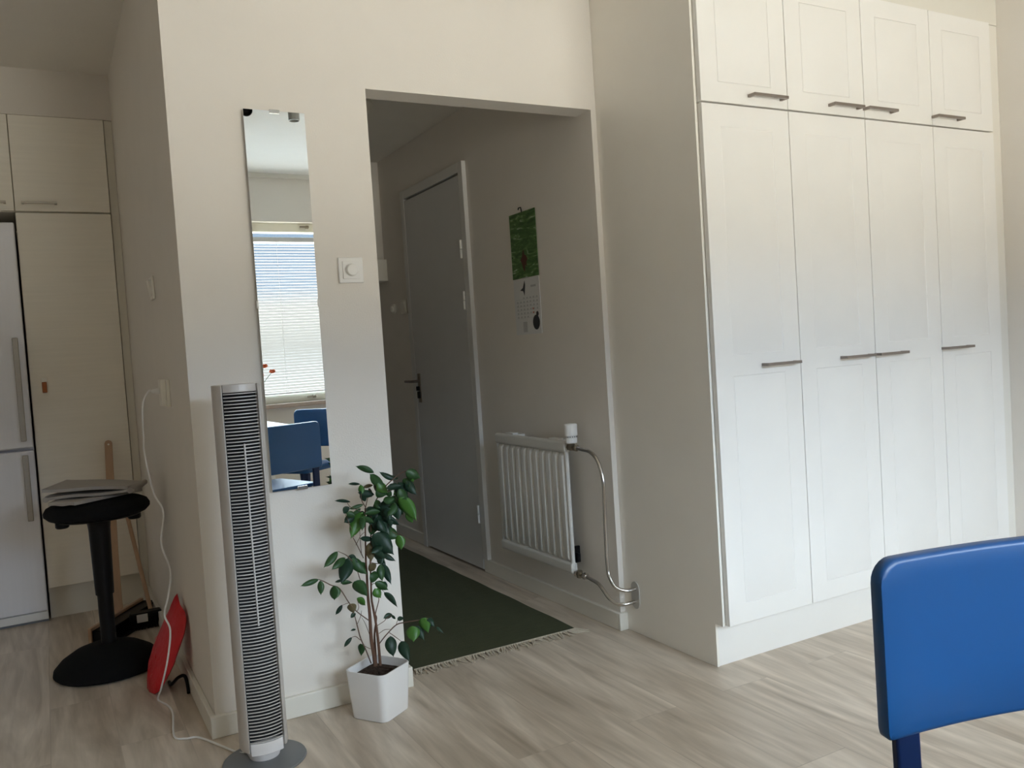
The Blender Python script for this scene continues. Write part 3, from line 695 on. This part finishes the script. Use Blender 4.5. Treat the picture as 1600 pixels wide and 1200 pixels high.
    L = [
     ('A',830,190,655,130,50,-.02,1),('A',1060,265,900,190,45,-.06,0),('A',935,330,800,215,75,-.05,1),('A',685,310,570,308,24,.03,0),
     ('A',700,410,690,320,50,-.02,2),('A',820,320,720,345,30,-.01,3),('A',740,490,700,400,55,-.01,0),('A',585,495,435,485,26,.03,0),
     ('A',575,550,515,605,52,-.02,0),('A',720,520,580,565,32,-.01,1),('A',690,560,590,660,42,0,1),('A',715,600,600,850,105,-.03,2),
     ('A',850,570,790,720,115,-.02,0),('A',930,480,990,660,140,-.05,0),('A',1040,500,1080,665,100,-.06,0),('A',1090,450,1255,670,110,-.09,2),
     ('A',1160,180,1300,240,90,-.09,1),('A',1165,280,1265,410,80,-.08,0),('A',1080,290,1160,480,100,-.07,0),('A',1190,165,1235,280,65,-.08,2),
     ('A',850,650,965,800,130,-.05,0),('A',920,660,1080,730,60,-.05,0),('A',850,370,950,420,90,-.05,1),('A',950,380,1010,430,50,-.05,1),
     ('A',970,790,1085,860,90,-.05,1),('A',1080,840,1110,980,80,-.06,2),('A',820,830,1015,1025,150,-.06,0),('A',850,930,905,1130,105,-.05,0),
     ('A',930,1040,1045,1105,45,-.04,0),('A',450,1010,318,1165,60,-.04,1),('A',530,1075,400,1190,60,-.05,1),('B',560,15,492,255,112,-.05,0),
     ('B',590,15,745,170,85,-.03,1),('A',990,312,1060,322,30,-.04,0),('A',775,350,800,440,30,.02,0),('A',780,920,800,1100,75,-.03,3),
     ('A',870,780,815,805,32,-.02,1),('A',1000,1120,1080,1150,1,0,0),('A',850,560,760,610,80,-.03,0),('A',1090,360,1165,460,80,-.08,1),
     ('A',1130,255,1190,330,70,-.06,1),('A',830,700,800,830,70,-.01,1),('A',1010,440,1090,520,70,-.06,1),('A',690,590,735,680,60,0,0),
     ('A',560,1060,650,1120,60,-.03,0),('A',870,290,960,390,80,-.05,2),('A',900,560,850,480,60,-.04,1),
     ('B',255,235,80,300,42,-.06,1),('B',270,248,275,385,52,-.06,1),('B',410,300,415,437,85,-.05,1),('B',520,238,430,262,22,0,0),
     ('B',490,278,600,270,36,-.01,1),('B',620,258,748,400,100,-.04,1),('B',900,75,915,240,66,-.03,1),('B',915,75,1000,270,66,-.03,0),
     ('B',780,75,830,135,75,-.03,3),('B',785,190,870,215,90,-.03,1),('B',840,265,965,340,65,-.03,1),('B',950,258,900,340,60,-.02,0),
     ('B',835,330,895,420,72,-.03,2),('B',935,370,1060,512,50,-.03,0),('B',650,430,730,500,55,-.02,2),('B',580,490,615,580,72,-.03,3),
     ('B',640,590,590,632,36,-.02,0),('B',500,500,435,595,34,.04,0),('B',1020,600,935,638,46,-.02,0),('B',1010,605,1050,645,22,-.02,0),
     ('B',1140,640,1078,648,36,-.05,0),('B',1000,825,1030,1022,95,-.04,0),('B',1112,880,1192,1075,90,-.05,0),('B',690,905,695,1022,56,.01,1),
     ('B',600,838,525,932,34,.05,0),('B',640,758,590,770,18,.03,0),('B',1225,720,1240,872,110,-.10,2),('B',1270,720,1345,860,62,-.10,0),
     ('B',1325,640,1390,780,90,-.12,2),('B',1390,642,1455,720,60,-.12,0),('B',1480,730,1550,790,26,-.12,0),('B',740,150,700,60,60,0,1),
     ('B',860,20,930,60,60,-.03,0)]
    rg = random.Random(5)
    for (cx, cy, rx_, ry_, n_, sw) in ((1010, 420, 190, 190, 16, 1), (900, 640, 90, 110, 6, 0), (870, 900, 60, 140, 5, 1), (650, 620, 80, 90, 3, 1)):
        for k in range(n_):
            bx, by = cx+rg.uniform(-rx_, rx_), cy+rg.uniform(-ry_, ry_); an = rg.uniform(20, 150)
            if rg.random() < .25: an = rg.uniform(150, 200)
            Ln_ = rg.uniform(90, 160); L.append(('A', bx, by, bx+Ln_*math.cos(math.radians(an)), by+Ln_*math.sin(math.radians(an)), rg.uniform(40, 75), -.05+rg.uniform(-.03, .05), rg.choice((0, 0, 0, 1, 1, 2))))
    lm = [LEAFD, LEAFM, LEAFB, LEAFO]
    view = Vector((0.30, 1, -.15)).normalized()
    groups = {}
    for z_, bx, by, tx, ty, wd, dep, mi in L:
        if wd < 5: continue
        f = A_ if z_ == 'A' else B_
        dd = random.uniform(-.012, .012)
        p = f(bx, by, dep); q = f(tx, ty, dep-.01+dd)
        if z_ == 'A' and p.y > .10: p.y = .10
        ax = (q-p)*1.12; Ln = ax.length; T = ax.normalized(); W = T.cross(view); W.normalize()
        nrm = W.cross(T); ang = random.uniform(-.35, .35); W = (W*math.cos(ang)+nrm*math.sin(ang)); nrm = W.cross(T)
        half = wd/6.6667/1331*2.6/2*1.28/math.cos(ang)
        b = NB(); n = 14; rows = []
        for i in range(n+1):
            s = i/n
            ww = half*1.12*math.sin(PI*s**.78)**.9*(1-.12*s) if s < .80 else half*.50*((1-s)/.20)**1.5
            c = p+ax*s+nrm*(.10*Ln*math.sin(PI*s))
            rows.append([b.verts.new(c+W*ww*k-nrm*(-abs(k)*ww*.35)) for k in (-1, -.5, 0, .5, 1)] )
        for r1_, r2_ in zip(rows, rows[1:]):
            for k in range(4): b.faces.new((r1_[k], r1_[k+1], r2_[k+1], r2_[k]))
        bmesh.ops.remove_doubles(b, verts=b.verts, dist=1e-5)
        o = obj('leaf', b, lm[mi], t, angle=80)
        s_ = o.modifiers.new('thickness', 'SOLIDIFY'); s_.thickness = .0004
fig()

# ------------------------------------------------------------------ stool with cloth
SX, SY = .143, 3.655
t = thing('saddle_stool', 'black wobble stool with a padded round seat, post and domed base', 'stool', (SX, SY, 0))
b = NB(); lathe(b, [(.185, .004), (.193, .012), (.190, .028), (.165, .055), (.120, .083), (.070, .100), (.045, .106)], 64, c=(-.008, 0, 0)); obj('base', b, BLACKF, t)
b = NB(); lathe(b, [(.150, 0), (.160, .0035)], 48, c=(-.008, 0, 0)); obj('foot_ring', b, BLACK, t)
b = NB(); lathe(b, [(.027, .10), (.028, .29), (.0285, .30)], 32); obj('lower_tube', b, BLACK, t)
b = NB(); lathe(b, [(.033, .295), (.034, .32), (.039, .55), (.042, .575), (.05, .585)], 32); obj('post', b, BLACK, t)
b = NB(); lathe(b, [(.06, .583), (.150, .594), (.158, .600), (.10, .606)], 48, sy=.9); obj('seat_pan', b, BLACK, t)
b = NB(); lathe(b, [(.150, .602), (.172, .606), (.186, .620), (.187, .632), (.178, .648), (.155, .660), (.10, .667), (.04, .668)], 64, sy=.95); obj('seat', b, BLACKF, t, angle=60)
b = NB()
for dx in (-.125, .125): lathe(b, [(.02, .575), (.024, .58), (.024, .594)], 16, c=(dx, -.03, 0))
obj('seat_knob', b, BLACK, t)

# folded cloth: stacked folded sheets draped over the seat
t = thing('folded_cloth', 'grey folded cloth lying on the black stool seat', 'cloth', (SX, SY, 0))
def sheet(name, corners, zf, th, nx=22, ny=14):
    b = NB(); g = []
    for lvl in (0, 1):
        G = []
        for j in range(ny+1):
            row = []
            for i in range(nx+1):
                u_, v_ = i/nx, j/ny
                p = (Vector(corners[0])*(1-u_)+Vector(corners[1])*u_)*(1-v_)+(Vector(corners[3])*(1-u_)+Vector(corners[2])*u_)*v_
                row.append(b.verts.new((p.x, p.y, zf(u_, v_)+th*lvl)))
            G.append(row)
        g.append(G)
    for j in range(ny):
        for i in range(nx):
            a, c = g[0], g[1]
            b.faces.new((a[j][i], a[j+1][i], a[j+1][i+1], a[j][i+1])); b.faces.new((c[j][i], c[j][i+1], c[j+1][i+1], c[j+1][i]))
    for j in range(ny):
        for i in (0, nx): b.faces.new((g[0][j][i], g[0][j+1][i], g[1][j+1][i], g[1][j][i]))
    for i in range(nx):
        for j in (0, ny): b.faces.new((g[0][j][i], g[0][j][i+1], g[1][j][i+1], g[1][j][i]))
    return obj(name, b, CLOTH, t, angle=70)
C0 = [(-.165, -.075, 0), (-.080, -.150, 0), (.165, .02, 0), (-.10, .12, 0)]
C1 = [(-.178, -.035, 0), (.125, -.115, 0), (.180, .06, 0), (-.10, .14, 0)]
C2 = [(-.182, -.02, 0), (.105, -.110, 0), (.176, .07, 0), (-.095, .15, 0)]
sheet('lower_fold', C0, lambda u_, v_: .6695+.003*math.sin(5*u_+.5)**2, .012)
sheet('middle_fold', C1, lambda u_, v_: .6865+.004*math.sin(5*u_+2*v_)**2, .010)
sheet('upper_fold', C2, lambda u_, v_: .701+.010*math.sin(PI*u_)+.008*math.sin(3*u_+1.5)*v_+.016*(1-u_)**5, .012)
for nm, (qx, qy, qz), (wx, wy, wz), r in (('rolled_fold', (.108, -.114, .696), (.178, .060, .702), .011), ('rolled_fold', (-.176, -.035, .690), (-.100, .13, .692), .010)):
    b = NB(); pa, pb = Vector((qx, qy, qz)), Vector((wx, wy, wz))
    tube(b, [pa+(pb-pa)*k/6+Vector((.003*math.cos(k*2), 0, .002*math.sin(k))) for k in range(7)], r, 12); obj(nm, b, CLOTH, t)

# ------------------------------------------------------------------ red bag leaning on the side wall, black strap
n_l = Vector((.36, 0, .933)).cross(Vector((-.25, .968, 0))).normalized(); P_l = Vector((.305, 3.30, .155))
out_ = [(277,927),(281,944),(289,956),(291,966),(288,988),(279,1012),(270,1040),(259,1063),(249,1080),(242,1088),(235,1087),(231,1080),(230,1064),(233,1038),(240,1012),(251,985),(262,960),(270,944)]
pts = [atp(x, y, P_l, n_l) for x, y in out_]
zmin = min(p.z for p in pts)
cen = sum(pts, Vector())/len(pts)
b = NB()
levels = [(1.0, 0), (.93, .35), (.78, .68), (.55, .9), (.28, 1.0)]
rings = {}
for s in (1, -1):
    prev = None
    for k, (sc, h) in enumerate(levels):
        if k == 0 and s == -1: ring_ = rings[(1, 0)]
        else:
            ring_ = []
            for i, p in enumerate(pts):
                wr = 1+.12*math.sin(i*2.4+k)
                q = cen+(p-cen)*sc+n_l*(s*.020*h*wr); q.z = max(q.z, .002); q.x = min(q.x, XK-BT-.002 if q.z < .09 else XK-.003)
                ring_.append(b.verts.new(q))
        rings[(s, k)] = ring_
        if prev:
            for i in range(len(pts)): b.faces.new((prev[i], prev[(i+1)%len(pts)], ring_[(i+1)%len(pts)], ring_[i]))
        prev = ring_
    b.faces.new(prev)
rb = tag(obj('red_bag', b, RED, angle=80), 'shiny red flat bag with a pointed top, leaning on the kitchen side wall', 'bag')
b = NB()
for k, (x, y) in enumerate(((250,1000),(247,1011),(244,1023),(242,1034),(240,1047),(243,1058))):
    p = atp(x, y, P_l, n_l); q = atp(x+4, y-5, P_l, n_l); sgn = 1 if n_l.dot(CAM-p) > 0 else -1
    tube(b, [p+n_l*(sgn*.0185), (p+q)/2+n_l*(sgn*.0195)+Vector((0, 0, .003)), q+n_l*(sgn*.0195)], .0011, 6)
obj('faded_lettering', b, REDL, rb)
b = NB(); tube(b, [(.315, 3.33, .006), (.318, 3.28, .012), (.335, 3.235, .045), (.355, 3.215, .055), (.362, 3.205, .03), (.360, 3.17, .006)], .006, 10, smooth=6)
tag(obj('black_strap', b, BLACK), 'small black looped strap on the floor behind the red bag', 'strap')

# ------------------------------------------------------------------ dustpan and brush
A0 = at(142, 985, Z=.065); B0 = at(222, 937, Z=.065)
dirx = (B0-A0); dirx.z = 0; wlen = dirx.length; dirx.normalize(); fr_ = Vector((dirx.y, -dirx.x, 0))
if fr_.y > 0: fr_ = -fr_
t = thing('long_dustpan', 'wooden-handled black dustpan standing by the kitchen cabinet behind the stool', 'dustpan')
Mx = Matrix((dirx, -fr_, Vector((0, 0, 1)))).transposed().to_4x4(); Mx.translation = Vector((A0.x, A0.y, 0))
b = NB(); box(b, 0, wlen, -.105, -.005, .003, .012, Mx); box(b, 0, .006, -.105, -.005, .003, .062, Mx); box(b, wlen-.006, wlen, -.105, -.005, .003, .062, Mx); box(b, 0, wlen, -.020, -.005, .003, .062, Mx); box(b, .0, wlen, -.075, -.005, .056, .062, Mx)
obj('pan', b, BLACK, t, bevel=.002)
b = NB(); box(b, -.008, wlen+.004, -.0045, .010, .003, .074, Mx); obj('back_board', b, WOODH, t, bevel=.002)
mid = A0+(B0-A0)*.62
h0 = Vector((mid.x, mid.y+.020, .004)); h1 = at(169, 688, Y=4.535)
h0 = at(186, 962, Z=.08); h0 = Vector((h0.x, mid.y+.03, .03))
b = NB(); ax = (h1-h0); Ln = ax.length; T = ax.normalized(); sx = Vector((1, 0, 0)); sx = (sx-T*sx.dot(T)).normalized(); ny_ = T.cross(sx)
Mh = Matrix((sx, ny_, T)).transposed().to_4x4(); Mh.translation = h0
poly = [(-.030, 0), (.030, 0), (.024, .08), (.019, .3), (.017, Ln-.015), (.012, Ln-.004), (0, Ln), (-.012, Ln-.004), (-.017, Ln-.015), (-.019, .3), (-.024, .08)]
Av = [b.verts.new(Mh @ Vector((x, -.006, z))) for x, z in poly]; Bv = [b.verts.new(Mh @ Vector((x, .006, z))) for x, z in poly]; n = len(poly)
b.faces.new(Av); b.faces.new(Bv[::-1])
for k in range(n): b.faces.new((Av[k], Av[(k+1)%n], Bv[(k+1)%n], Bv[k]))
hd = obj('handle', b, WOODH, t, bevel=.002)
b = NB(); tube(b, [Mh @ Vector((0, -.0064, Ln-.022)), Mh @ Vector((0, .0064, Ln-.022))], .0045, 14); obj('hanging_hole', b, OFFW, hd)
t = thing('floor_brush', 'long-handled black floor brush with a thin wooden stick, leaning in the corner', 'brush')
k0 = at(243, 985, Y=4.20); k1 = at(196, 795, Y=4.52)
b = NB(); tube(b, [k0+Vector((0, 0, .01)), k1], .0095, 14); obj('handle', b, WOODH, t)
b = NB(); Mb = Matrix.Translation((k0.x-.035, 4.13, 0)) @ Matrix.Rotation(math.radians(-1), 4, 'Z')
box(b, -.075, .060, -.03, .03, .045, .075, Mb); obj('brush_head', b, BLACK, t, bevel=.008)
b = NB()
for i in range(22):
    for j in range(6):
        x, y = -.070+.125*i/21, -.025+.05*j/5
        p = Mb @ Vector((x, y, .046)); q = Mb @ Vector((x*1.08+random.uniform(-.004, .004), y*1.25, .002)); tube(b, [p, q], [.0026, .0018], 5)
obj('bristles', b, BLACKF, t, smooth=False)
b = NB(); box(b, -.045, .0, -.0335, -.0305, .035, .070, Mb); obj('paper_label', b, PAPER, t, bevel=.0005)

# ------------------------------------------------------------------ blue chairs
def brect(x0, x1, z0, z1):
    P = []
    for cx, cz, a, r in ((x1, z0, -90, .010), (x1, z1, 0, .034), (x0, z1, 90, .034), (x0, z0, 180, .010)):
        ox = cx-r if cx > 0 else cx+r; oz = cz+r if cz < .7 else cz-r
        for k in range(7):
            t = math.radians(a+15*k); P.append((ox+r*math.cos(t), oz+r*math.sin(t)))
    return P
def chair(name, label, loc, rz):
    t = thing(name, label, 'chair', loc, rz, 'blue dining chairs')
    W = .208; yb = .215
    # backrest: curved shell with rounded corners wrapping over the posts
    b = NB(); prof = brect(-W, W, .538, .802)
    # tighter radius at the lower corners, denser outline along top and bottom
    P = []
    for k in range(len(prof)):
        a, c = Vector(prof[k]), Vector(prof[(k+1)%len(prof)]); m_ = max(1, int((c-a).length/.03))
        for j in range(m_): P.append(a+(c-a)*j/m_)
    def yy(x, z): return yb+.018*(1-(x/W)**2)*1.0+.05*(z-.675)*.25
    def yo(p, d): return yy(p.x, p.y)+d
    rows = []
    for sc, d in ((.0, 0), (.4, 0), (.75, 0), (.965, .0), (.99, .0015), (1.0, .006), (1.0, .022), (.985, .028), (.93, .028), (.75, .028), (.4, .028), (.0, .028)):
        row = []
        for p in P:
            q = Vector((p.x*sc, .675+(p.y-.675)*sc)) if sc < .9 else Vector((p.x-(1-sc)*W*(1 if p.x > 0 else -1), p.y-(1-sc)*W*(1 if p.y > .675 else -1)))
            row.append(b.verts.new((q.x, yo(q, d), q.y)))
        rows.append(row)
    for a, c in zip(rows, rows[1:]):
        for k in range(len(P)):
            try: b.faces.new((a[k], a[(k+1)%len(P)], c[(k+1)%len(P)], c[k]))
            except ValueError: pass
    bmesh.ops.remove_doubles(b, verts=b.verts, dist=1e-5)
    obj('backrest', b, BLUE, t, angle=50)
    # seat
    b = NB(); prism(b, rrect(-.200, .200, -.205, .185, .035), .428, .448); prism(b, rrect(-.185, .185, -.19, .17, .03), .408, .429); s_ = obj('seat', b, BLUE, t, bevel=.005)
    def leg(x, y, x2, y2, z1):
        b = NB(); n = 2
        V = []
        for (cx, cy, z, hx, hy) in ((x2, y2, .001, .011, .013), (x, y, z1, .020, .016)):
            V.append([b.verts.new((cx+a*hx, cy+c*hy, z)) for a, c in ((-1,-1),(1,-1),(1,1),(-1,1))])
        for k in range(4): b.faces.new((V[0][k], V[0][(k+1)%4], V[1][(k+1)%4], V[1][k]))
        b.faces.new(V[0][::-1]); b.faces.new(V[1]); return b
    for s in (-1, 1):
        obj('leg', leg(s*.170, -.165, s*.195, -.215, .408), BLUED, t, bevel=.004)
        b = leg(s*.170, .222, s*.190, .275, .43)
        V = [[b.verts.new((s*.166+a*.020, y+c*.008, z)) for a, c in ((-1,-1),(1,-1),(1,1),(-1,1))] for y, z in ((.230, .425), (.2345, .565))]
        for k in range(4): b.faces.new((V[0][k], V[0][(k+1)%4], V[1][(k+1)%4], V[1][k]))
        b.faces.new(V[0][::-1]); b.faces.new(V[1])
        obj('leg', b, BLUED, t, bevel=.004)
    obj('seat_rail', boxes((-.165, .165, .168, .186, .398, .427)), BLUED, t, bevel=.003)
    return t
th = math.radians(-16)
bc = Vector((1.031, .822, 0)) + Vector((math.cos(th), math.sin(th), 0))*.208
cpos = bc - Vector((-math.sin(th), math.cos(th), 0))*.222
chair('dining_chair', 'bright blue chair in the right foreground, its backrest filling the corner', (cpos.x, cpos.y, 0), th)
fa = math.atan2(.57, -.82)   # facing direction
frz = fa + PI/2
fc = Vector((1.80, -.40, 0)); fd = Vector((math.cos(fa), math.sin(fa), 0))
fpos = fc + fd*.225
chair('dining_chair', 'sunlit blue chair beyond the white table, seen only in the tall mirror', (fpos.x, fpos.y, 0), frz)

# table, vase with flowers
t = thing('dining_table', 'white dining table by the window, its rounded edge seen in the mirror', 'table', (1.02, -.24, 0))
b = NB(); prism(b, rrect(-.42, .47, -.42, .42, .10, 8), .718, .740); obj('tabletop', b, TABLEW, t, bevel=.003)
for sx_ in (-1, 1):
    for sy_ in (-1, 1):
        b = NB(); tube(b, [(.30*sx_, .30*sy_, .717), (.31*sx_, .31*sy_, .001)], [.02, .014], 16); obj('leg', b, WHITEP, t)
t = thing('flower_vase', 'orange flowers on thin stems in a glass vase on the table, seen in the mirror', 'flowers', (1.30, -.12, .7405))
b = NB(); lathe(b, [(.03, 0), (.036, .01), (.034, .10), (.022, .16), (.026, .20), (.022, .198), (.018, .16), (.03, .10), (.03, .012)], 28)
obj('vase', b, mat('vase_ceramic', (.7, .75, .8), .2), t)
for i, (dx, dy, dz) in enumerate(((.040, 0, .375), (.075, .01, .388), (.125, .0, .350), (-.03, .02, .36), (.06, -.04, .33))):
    b = NB(); tube(b, [(0, 0, .15), (dx*.3, dy*.3, dz*.7), (dx, dy, dz)], .0018, 6, smooth=4); st_ = obj('stem', b, LEAFM, t)
    b = NB()
    for k in range(6):
        a = k*PI/3+i; c = Vector((dx+.011*math.cos(a), dy+.009*math.sin(a), dz+.007*math.sin(a*2)))
        bmesh.ops.create_icosphere(b, subdivisions=2, radius=.0105, matrix=Matrix.Translation(c) @ Matrix.Diagonal((1, 1, .7, 1)))
    obj('blossom', b, ORANGE, st_)
# ceiling spotlight bar, its heads seen at the top of the mirror
t = thing('ceiling_spotlight', 'two-headed grey spotlight bar on the ceiling, seen at the top of the mirror', 'spotlight', (1.28, .74, ZCEIL))
obj('ceiling_bar', boxes((-.22, .22, -.03, .03, -.022, -.001)), SPOTG, t, bevel=.004)
for s, tilt, m_ in ((1, 0, SPOTG), (-1, 50, BLACK)):
    b = NB(); Mr = Matrix.Translation((s*.135, 0, -.045)) @ Matrix.Rotation(math.radians(tilt), 4, 'X')
    lathe(b, [(.020, .02), (.031, .012), (.031, -.055), (.027, -.056), (.024, -.040)], 32); bmesh.ops.transform(b, matrix=Mr, verts=b.verts)
    h_ = obj('spot_head', b, m_, t)
    b = NB(); tube(b, [(s*.135, 0, -.022), (s*.135, 0, -.035)], .008, 12); obj('swivel', b, SPOTG, t)
